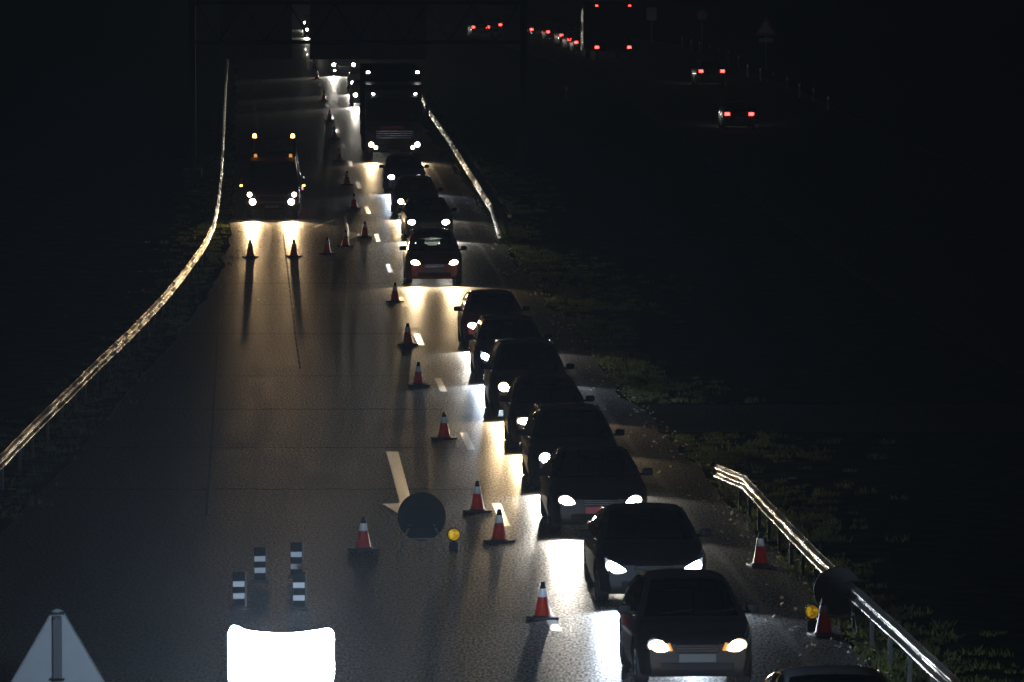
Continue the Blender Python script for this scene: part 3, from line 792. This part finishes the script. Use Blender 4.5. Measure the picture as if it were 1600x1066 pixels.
# recovery / road service truck on the closed lane
def service_truck(label, p, yaw):
    root = thing('service_truck', label, 'truck', p, yaw, rx=atan(slope(p[1] + 3)))
    pt = car_paint('truck_red', (.10, .014, .012)); hw = 1.0
    prof = [(0.04, .38), (0, .55), (.02, .92), (.12, 1.06), (.72, 1.26), (1.28, 2.12), (1.55, 2.24), (2.3, 2.26), (2.3, .5), (1.35, .5), (1.25, .82), (.95, .94), (.65, .82), (.55, .5), (.5, .38)]
    n = len(prof); mb = MB()
    wz = lambda z: hw - max(0, z - 1.2) * .16
    vs = [(-wz(z), y, z) for y, z in prof] + [(wz(z), y, z) for y, z in prof]
    mb.add(vs, [(i, (i + 1) % n, n + (i + 1) % n, n + i) for i in range(n)] + [tuple(range(n)), tuple(range(n, 2 * n))[::-1]])
    mb.build('cab', pt, root)
    ws = MB(); ws.add([(-.9, .755, 1.29), (.9, .755, 1.29), (.78, 1.24, 2.05), (-.78, 1.24, 2.05)], [(0, 1, 2, 3)])
    ws.v = [(x, y - .012, z + .008) for x, y, z in ws.v]; ws.build('windscreen', mat('dark_glass', (.01, .012, .014), .05, spec=.6), root)
    MB().box((0, -.01, .78), (1.0, .05, .2), .03).build('grille', M_PLAS, root)
    MB().box((0, .02, .48), (2.04, .16, .24), .06).build('bumper', M_PLAS, root)
    MB().box((0, -.07, .48), (.52, .012, .11)).build('licence_plate', M_PLATE, root)
    for s in (-1, 1):
        hs = MB().box((s * .76, .0, .76), (.36, .10, .46), .05).build('headlight', M_HOUS, root)
        MB().lathe([(.001, -.05), (.10, -.045), (.13, -.02), (.13, .05)], 16, (s * .72, -.05, .66), 'Y').build('lens', lens_mat('white'), hs, smooth=60)
        MB().lathe([(.001, -.05), (.07, -.045), (.095, -.02), (.095, .05)], 16, (s * .83, -.05, .93), 'Y').build('upper_lens', lens_mat('warm'), hs, smooth=60)
        spot(root, (s * .72, -.2, .68), (s * .01, -1, -.12), SPOT_W * 3.0, (1.0, .66, .33), 54)
        mb = MB(); mb.box((s * 1.17, .85, 1.35), (.16, .10, .30), .04); mb.tube((s * .95, .9, 1.3), (s * 1.15, .87, 1.33), .02); mb.build('wing_mirror', M_PLAS, root)
        MB().box((s * 1.17, .78, 1.22), (.09, .04, .07), .015).build('side_indicator', M_AMBER, root)
        MB().lathe([(.001, .15), (.05, .14), (.07, .10), (.075, 0), (.001, 0)], 14, (s * .72, 2.55, 2.93)).build('beacon', M_AMBER, root, smooth=50)
        MB().lathe([(.001, .12), (.045, .11), (.06, .08), (.06, 0), (.001, 0)], 14, (s * .66, 1.7, 2.245)).build('beacon_glint', M_AMBERD, root, smooth=50)  # glowing domes stand in for the beacons' reflection at the windscreen top
        mb = MB(); mb.tube((s * .82, 2.5, .9), (s * .78, 2.55, 2.9), .045); mb.tube((s * .98, 5.4, 1.05), (s * .80, 2.56, 2.55), .03); mb.build('rack_post', M_STEEL, root)
        for y in (.95, 4.4): wheel(root, (s * .86, y, .38), .38, .24, s)
        MB().box((s * .92, 6.62, .8), (.22, .05, .13), .02).build('tail_light', M_TAIL, root)
    MB().box((0, 2.55, 2.9), (1.75, .10, .06), .02).build('light_bar', M_PLAS, root)
    d_ = MB(); d_.box((0, 4.5, .98), (2.1, 4.2, .10), .02); d_.box((0, 4.5, .70), (.8, 4.2, .3), .02); d_.build('deck', M_STEELD, root)
    hb = MB(); hb.box((0, 2.46, 1.75), (1.7, .05, 1.3), .02); hb.build('headboard', M_PLAS, root)
    for s in (-1, 1): MB().box((s * 1.03, 4.5, 1.16), (.05, 4.2, .25), .01).build('side_board', M_STEELD, root)
    return root
q = px(425, 343); service_truck('service truck with amber roof beacons and double headlights in the coned-off lane', (q.x, q.y, q.z), HD(LEFT, 150 * K) * .35)

# ------------------------------------------------------------------ cones
def make_cone(label, p, rz):
    root = thing('traffic_cone', label, 'traffic cone', p, rz, 'traffic cones on the motorway')
    b = MB(); b.box((0, 0, .018), (.40, .40, .036), .012); b.lathe([(.17, .03), (.15, .055), (.135, .06)], 20); b.build('base', M_CBASE, root, smooth=40)
    MB().lathe([(.135, .055), (.128, .065), (.076, .348), (.072, .35)], 22).build('body', M_CONE, root, smooth=40)
    MB().lathe([(.0765, .345), (.078, .348), (.055, .472), (.052, .474)], 22).build('sleeve', M_REFL, root, smooth=40)
    MB().lathe([(.053, .466), (.032, .575), (.024, .58), (.001, .581)], 18).build('tip', M_PLAS, root, smooth=40)
    return root
CONES = [
    (848, 969, 'cone beside the bonnet of the second car, standing nearest of the lane line', .3),
    (780, 849, 'cone with bright white sleeve, right of the pair beside the round sign', .7),
    (746, 802, 'cone with long shadow, left of the pair beside the round sign', .6),
    (694, 688, 'cone beside a lane dash, next above the pair by the round sign', .8),
    (654, 605, 'cone on the lane line beside the blue-white-lit car', .5),
    (637, 541, 'cone with a dark shadow left of the red hatchback', .75),
    (617, 474, 'cone left of the bright pool before the maroon car', .6),
    (570, 373, 'cone at the right end of the short row across the closed lane', .4),
    (540, 387, 'red cone at the foot of the small far white arrow marking', .7),
    (511, 399, 'cone in the middle of the short row across the closed lane', .8),
    (459, 403, 'cone standing right in the beam of the service truck', .75),
    (391, 404, 'leftmost cone of the row below the service truck', .75),
    (568, 862, 'dim cone with white sleeve left of the round sign stand', .5),
    (1188, 887, 'lone cone on the right shoulder above the round sign back', .2),
    (1287, 996, 'cone on the right verge directly below the round sign back', .3),
    (553, 328, 'cone level with the headlights of the service truck', .5),
    (542, 291, 'dark cone one above the truck headlights level', .5),
    (530, 254, 'cone left of the bluish-lit hatchback roof', .5),
    (522, 219, 'cone left of the lorry headlights', .5),
    (515, 191, 'cone left of the lorry cab', .5),
    (506, 160, 'cone left of the cars hidden behind the lorry', .5),
    (495, 126, 'far cone below the gantry sign gap', .5),
    (491, 109, 'farthest cone, just under the gantry panel edge', .5),
]
c0 = None
for x, y, lab, rz in CONES:
    p = px(x, y - 2)
    if c0 is None: c0 = make_cone(lab, p, rz)
    else: copy_thing(c0, p, rz, lab, atan(slope(p.y)))

# ------------------------------------------------------------------ round signs on stands, warning lamps
def round_sign(label, p, rz, rad, hc, tilt, dark, legs=True):
    root = thing('round_road_sign', label, 'road sign', p, rz, 'round signs on stands seen from behind')
    M = Matrix.Translation((0, 0, hc)) @ Matrix.Rotation(tilt, 4, 'X')
    MB().lathe([(.001, -.012), (rad - .02, -.012), (rad, -.016), (rad + .006, 0), (rad, .022), (rad - .02, .012), (.001, .012)], 48, (0, 0, 0), 'Y').move(M).build('sign_disc', M_SIGNB, root, smooth=30)
    for z in (-.18, .18): MB().box((0, -.026, z), (rad * 1.5, .024, .04), .004).move(M).build('back_rib', M_SIGNB, root)
    top = hc - rad * .35
    for x in (-rad * .9, rad * .92):
        mb = MB(); mb.path([(x * .55, -.02, top), (x * .86, -.10, .22), (x * 1.02, -.22, .0)], .018); mb.build('leg', M_STEELD, root)
    mb = MB(); mb.path([(0, .0, top), (0, .12, .25), (0, .25, .0)], .018); mb.build('leg', M_STEELD, root)
    MB().tube((-rad * .86, -.1, .22), (rad * .88, -.1, .22), .014).build('crossbar', M_STEELD, root)
    return root
def warning_lamp(label, p, rz, strength):
    root = thing('warning_lamp', label, 'warning lamp', p, rz, 'yellow warning lamps')
    b = MB(); b.box((0, 0, .085), (.16, .10, .17), .02); b.tube((0, 0, .16), (0, 0, .19), .03); b.build('battery_box', M_PLAS, root)
    ring = MB().lathe([(.10, -.035), (.118, -.03), (.12, 0), (.118, .03), (.10, .035)], 24, (0, 0, .30), 'Y').build('lens_ring', M_PLAS, root, smooth=40)
    pr = [(.001, -.07), (.04, -.066), (.075, -.052), (.10, -.03), (.105, 0), (.10, .03), (.075, .052), (.04, .066), (.001, .07)]
    m = bpy.data.materials.new('yellow_lens'); m.use_nodes = True
    n = m.node_tree.nodes; l = m.node_tree.links; bs = n['Principled BSDF']
    bs.inputs['Base Color'].default_value = (.8, .5, .01, 1); bs.inputs['Roughness'].default_value = .15
    tc = n.new('ShaderNodeTexCoord'); vo = n.new('ShaderNodeTexVoronoi'); vo.inputs['Scale'].default_value = 19
    l.new(tc.outputs['Object'], vo.inputs['Vector'])
    rp = n.new('ShaderNodeValToRGB'); rp.color_ramp.elements[0].color = (1, .72, .03, 1); rp.color_ramp.elements[1].color = (.22, .10, .0, 1); rp.color_ramp.elements[1].position = .55
    l.new(vo.outputs['Distance'], rp.inputs[0]); l.new(rp.outputs[0], bs.inputs['Emission Color']); bs.inputs['Emission Strength'].default_value = strength
    MB().lathe(pr, 24, (0, 0, .30), 'Y').build('yellow_lens', m, root, smooth=40)
    return root
q = px(659, 861); sc_ = FPX / q.y
round_sign('round sign back on a black tripod standing on the arrow marking', q, R(4), .415, .60, R(-8), True)
q = px(709, 862); warning_lamp('glowing yellow warning lamp beside the tripod of the round sign', q, R(3), .85)
q = px(1309, 985); round_sign('round sign back standing on the grass against the right guard rail', q, R(-12), .37, .60, R(-8), True)
q = px(1269, 986); warning_lamp('yellow warning lamp left of the cone on the right verge', q, R(-8), .55)

# ------------------------------------------------------------------ marker posts behind the light box
def marker_post(label, p, rz, bands):
    root = thing('marker_post', label, 'marker post', p, rz, 'striped marker posts near the light box')
    MB().box((0, 0, .03), (.28, .22, .04), .012).build('foot', M_RUB, root)
    MB().box((0, 0, .33), (.19, .03, .54), .008).build('panel', mat('post_panel', (.006, .006, .007), .9, spec=0.0), root)
    for z in bands:
        MB().box((0, 0, z), (.185, .036, .088), .004).build('white_band', M_REFL, root)
    MB().tube((.115, 0, .05), (.115, 0, .62), .009).build('pole', M_STEELD, root)
    return root
marker_post('striped marker post left of the upper post above the light box', px(406, 912), R(10), (.22, .41))
marker_post('leftmost striped marker post near the light box', px(373, 953), R(8), (.22, .41))
marker_post('upper marker post of the two in line above the light box', px(463, 904), R(2), (.20, .40))
marker_post('lower marker post, closest above the light box', px(467, 954), R(2), (.20, .40))

# ------------------------------------------------------------------ white light box on a trailer
def light_trailer():
    d = 48.0 * K
    a, b = pxd(358, 980, d), pxd(521, 1082, d)
    cx, wd, ht, zc = (a.x + b.x) / 2, b.x - a.x, a.z - b.z, (a.z + b.z) / 2
    root = thing('light_trailer', 'glaring white light box on a trailer at the bottom left of the road', 'light trailer', (cx, d, zf(d)))
    poly = []
    hw, hh = wd / 2, ht / 2
    def arc(x, z, r, a0, a1, n=7):
        return [(x + r * cos(R(a0 + (a1 - a0) * i / n)), z + r * sin(R(a0 + (a1 - a0) * i / n))) for i in range(n + 1)]
    poly += arc(hw - .07, hh - .10, .07, 0, 90)
    poly += [(hw * (1 - 2 * i / 12) * .86, hh - .085 + .055 * abs(1 - 2 * i / 12) ** 2) for i in range(1, 12)]
    poly += arc(-hw + .07, hh - .07, .07, 90, 180)
    poly += arc(-hw + .20, -hh + .20, .20, 180, 270) + arc(hw - .20, -hh + .20, .20, 270, 360)
    m = mat('white_light_box', (.9, .9, .9), .4, emit=(.56, .76, 1.0), estr=PANEL_GLOW)
    MB().prism([(x, z + zc) for x, z in poly], -.10, .10, .05).build('light_box', m, root, smooth=30)
    fr = MB(); fr.tube((-.3, .0, zc - hh + .02), (-.3, .1, .55), .03); fr.tube((.3, 0, zc - hh + .02), (.3, .1, .55), .03); fr.build('mast', M_STEELD, root)
    MB().box((0, .3, .5), (1.3, 1.6, .12), .02).build('chassis', M_STEELD, root)
    for s in (-1, 1): wheel(root, (s * .75, .4, .3), .3, .18, s)
    return root
light_trailer()

# ------------------------------------------------------------------ triangular sign back, lower left
def triangle_sign():
    d = 58.0 * K
    top = pxd(90, 943, d)
    root = thing('triangle_road_sign', 'grey back of a large triangular sign on a square post', 'road sign', (top.x, d, zf(d)))
    S, r = 1.75, .10
    h = S * sqrt(3) / 2; zt = top.z
    # rounded triangle outline
    C = [(0, zt - 2 * r + .02), (S / 2 - r * 1.6, zt - h + r), (-S / 2 + r * 1.6, zt - h + r)]
    poly = []
    for (cx, cz), a0 in zip(C, (150, 30, 270)):
        pass
    for (cx, cz), (a0, a1) in zip([C[2], C[1], C[0]], [(150, 270), (-90, 30), (30, 150)]):
        poly += [(cx + r * cos(R(a0 + (a1 - a0) * i / 8)), cz + r * sin(R(a0 + (a1 - a0) * i / 8))) for i in range(9)]
    MB().prism(poly, -.012, .012).build('sign_plate', M_SIGNA, root)
    rim = MB(); pts = [Vector((x, -.016, z)) for x, z in poly] + [Vector((poly[0][0], -.016, poly[0][1]))]
    rim.path(pts, .012, 6); rim.build('folded_rim', M_SIGNA, root)
    MB().box((0, -.075, (zt - .16) / 2), (.115, .08, zt - .16), .008).build('square_post', mat('dark_sign_post', (.014, .015, .017), .6, spec=.2), root)
    cl = MB(); cl.box((0, -.07, zt - .125), (.19, .11, .035), .008)
    for x in (-.03, .03): cl.tube((x, -.13, zt - .19), (x, -.115, zt - .19), .012)
    cl.box((0, -.07, zt - 1.0), (.19, .11, .035), .008); cl.build('clamp', M_STEEL, root)
    return root
triangle_sign()

# ------------------------------------------------------------------ gantry
def gantry():
    d = 186.0 * K
    zg = zf(d)
    a = pxd(818, 60, d); l_ = pxd(300, 60, d)
    root = thing('sign_gantry', 'dark motorway gantry with two sign panels seen from behind', 'gantry', (l_.x, d, zg))
    bx = Vector(root.location)
    mb = MB()
    for x in (a.x, l_.x):
        q = MB(); zt = pxd(800, -60, d).z - bx.z
        q.box((x - bx.x, 0, zt / 2), (.30, .30, zt), .03); q.box((x - bx.x, 0, .15), (.8, .8, .3), .03)
        q.build('leg', M_GSTEEL, root)
    zb = pxd(800, 66, d).z - bx.z; z2 = pxd(800, 4, d).z - bx.z
    for z in (zb, z2):
        q = MB(); q.box(((a.x + l_.x) / 2 - bx.x, 0, z), (a.x - l_.x - .3, .16, .16), .02); q.build('beam', M_GSTEEL, root)
    q = MB(); n = 14; w0 = l_.x - bx.x + .2; W_ = a.x - l_.x - .4
    for i in range(n):
        x0 = w0 + W_ * i / n; x1 = w0 + W_ * (i + 1) / n
        q.tube((x0, .0, zb + .06 if i % 2 else z2 - .06), (x1, .0, z2 - .06 if i % 2 else zb + .06), .03, n=6)
    q.build('truss_web', M_GSTEEL, root)
    for x0, x1 in ((342, 456), (484, 666)):
        A, B = pxd(x0, -40, d), pxd(x1, 93, d)
        P_ = MB(); P_.box(((A.x + B.x) / 2 - bx.x, .22, (A.z + B.z) / 2 - bx.z), (B.x - A.x, .08, A.z - B.z), .03); sp_ = P_.build('sign_panel', M_GANT, root)
        r_ = MB(); k = max(2, int((B.x - A.x) / 1.2))
        for i in range(k + 1):
            x = A.x + .15 + (B.x - A.x - .3) * i / k - bx.x
            r_.box((x, .14, (A.z + B.z) / 2 - bx.z), (.08, .07, (A.z - B.z) * .96), .01)
        r_.build('back_rail', M_GANT, sp_)
    return root
gantry()

# ------------------------------------------------------------------ far carriageway: reflector posts and signs
M_RFL = mat('post_reflector', (.95, .55, .22), .4)
def reflector_post(p, rz):
    root = thing('reflector_post', 'small reflector post along the far edge of the dark right carriageway', 'reflector post', p, rz, 'reflector posts of the far carriageway')
    MB().box((0, 0, .42), (.11, .06, .84), .02).build('post', mat('post_white', (.10, .10, .10), .5), root)
    MB().box((0, -.034, .72), (.075, .012, .15), .004).build('reflector', M_RFL, root)
    return root
r0 = None
for x, y in [(1294, 153), (1271, 141), (1249, 133), (1230, 123), (1208, 116), (1188, 109), (1168, 103), (1154, 89), (1138, 82), (1123, 77.5), (1108, 72.5), (1093, 68), (1080, 64), (1066, 60)]:
    p = px(x, y, .72); p.z = zf(p.y)
    if r0 is None: r0 = reflector_post(p, 0)
    else: copy_thing(r0, p, 0, r0['label'])
q = px(885, 158); reflector_post(q, 0)['label'] = 'lone pale marker post on the dark central reservation'

def verge_sign(name, label, x, y, d, shape):
    d *= K
    c = pxd(x, y, d); z0 = zf(d); root = thing(name, label, 'road sign', (c.x, d, z0)); hc = c.z - z0
    MB().tube((0, .05, 0), (0, .05, hc + .4), .05).build('post', M_STEELD, root)
    white = mat('sign_white', (.2, .2, .19), .4); red = mat('sign_red', (.2, .01, .01), .4)
    if shape == 'round':
        MB().lathe([(.001, -.02), (.36, -.02), (.36, .02), (.001, .02)], 32, (0, 0, hc), 'Y').build('face', white, root)
        MB().lathe([(.34, -.03), (.47, -.03), (.48, 0), (.47, .025), (.34, .025), (.34, -.03)], 32, (0, 0, hc), 'Y').build('red_ring', red, root)
    elif shape == 'triangle':
        t = lambda s: [(s * cos(R(90 + 120 * k)), hc + s * sin(R(90 + 120 * k))) for k in range(3)]
        MB().prism(t(.82), -.01, .02).build('red_border', red, root); MB().prism(t(.52), -.022, -.012).build('face', white, root)
        MB().box((0, 0, hc - .75), (.9, .03, .28), .01).build('sub_plate', white, root)
    else:
        MB().box((0, 0, hc), (.8, .03, 1.0), .02).build('face', white, root)
    return root
verge_sign('round_road_sign', 'faint round sign with red ring above the far carriageway edge', 1097, 24, 330, 'round')
verge_sign('triangle_road_sign', 'faint triangular warning sign with a plate below it at the upper right', 1197, 45, 290, 'triangle')
verge_sign('panel_road_sign', 'faint upright rectangular sign left of the round one on the far carriageway', 1018, 22, 345, 'rect')


# ------------------------------------------------------------------ haze added to stand in for lens glare and veil
def haze():
    zb, ztp = -1.2, 14.5
    mb = MB(); mb.box((0, 790, (zb + ztp) / 2), (700, 1640, ztp - zb))
    m = bpy.data.materials.new('glare_haze'); m.use_nodes = True
    n = m.node_tree.nodes; l = m.node_tree.links; n.remove(n['Principled BSDF'])
    v = n.new('ShaderNodeVolumePrincipled'); v.inputs['Color'].default_value = (.88, .93, 1, 1)
    v.inputs['Density'].default_value = .00020; v.inputs['Anisotropy'].default_value = .05
    l.new(v.outputs[0], n['Material Output'].inputs['Volume'])
    o = mb.build('haze', m); o['kind'] = 'stuff'; o['label'] = 'thin haze added over the motorway for lens glare'; o['category'] = 'haze'
haze()
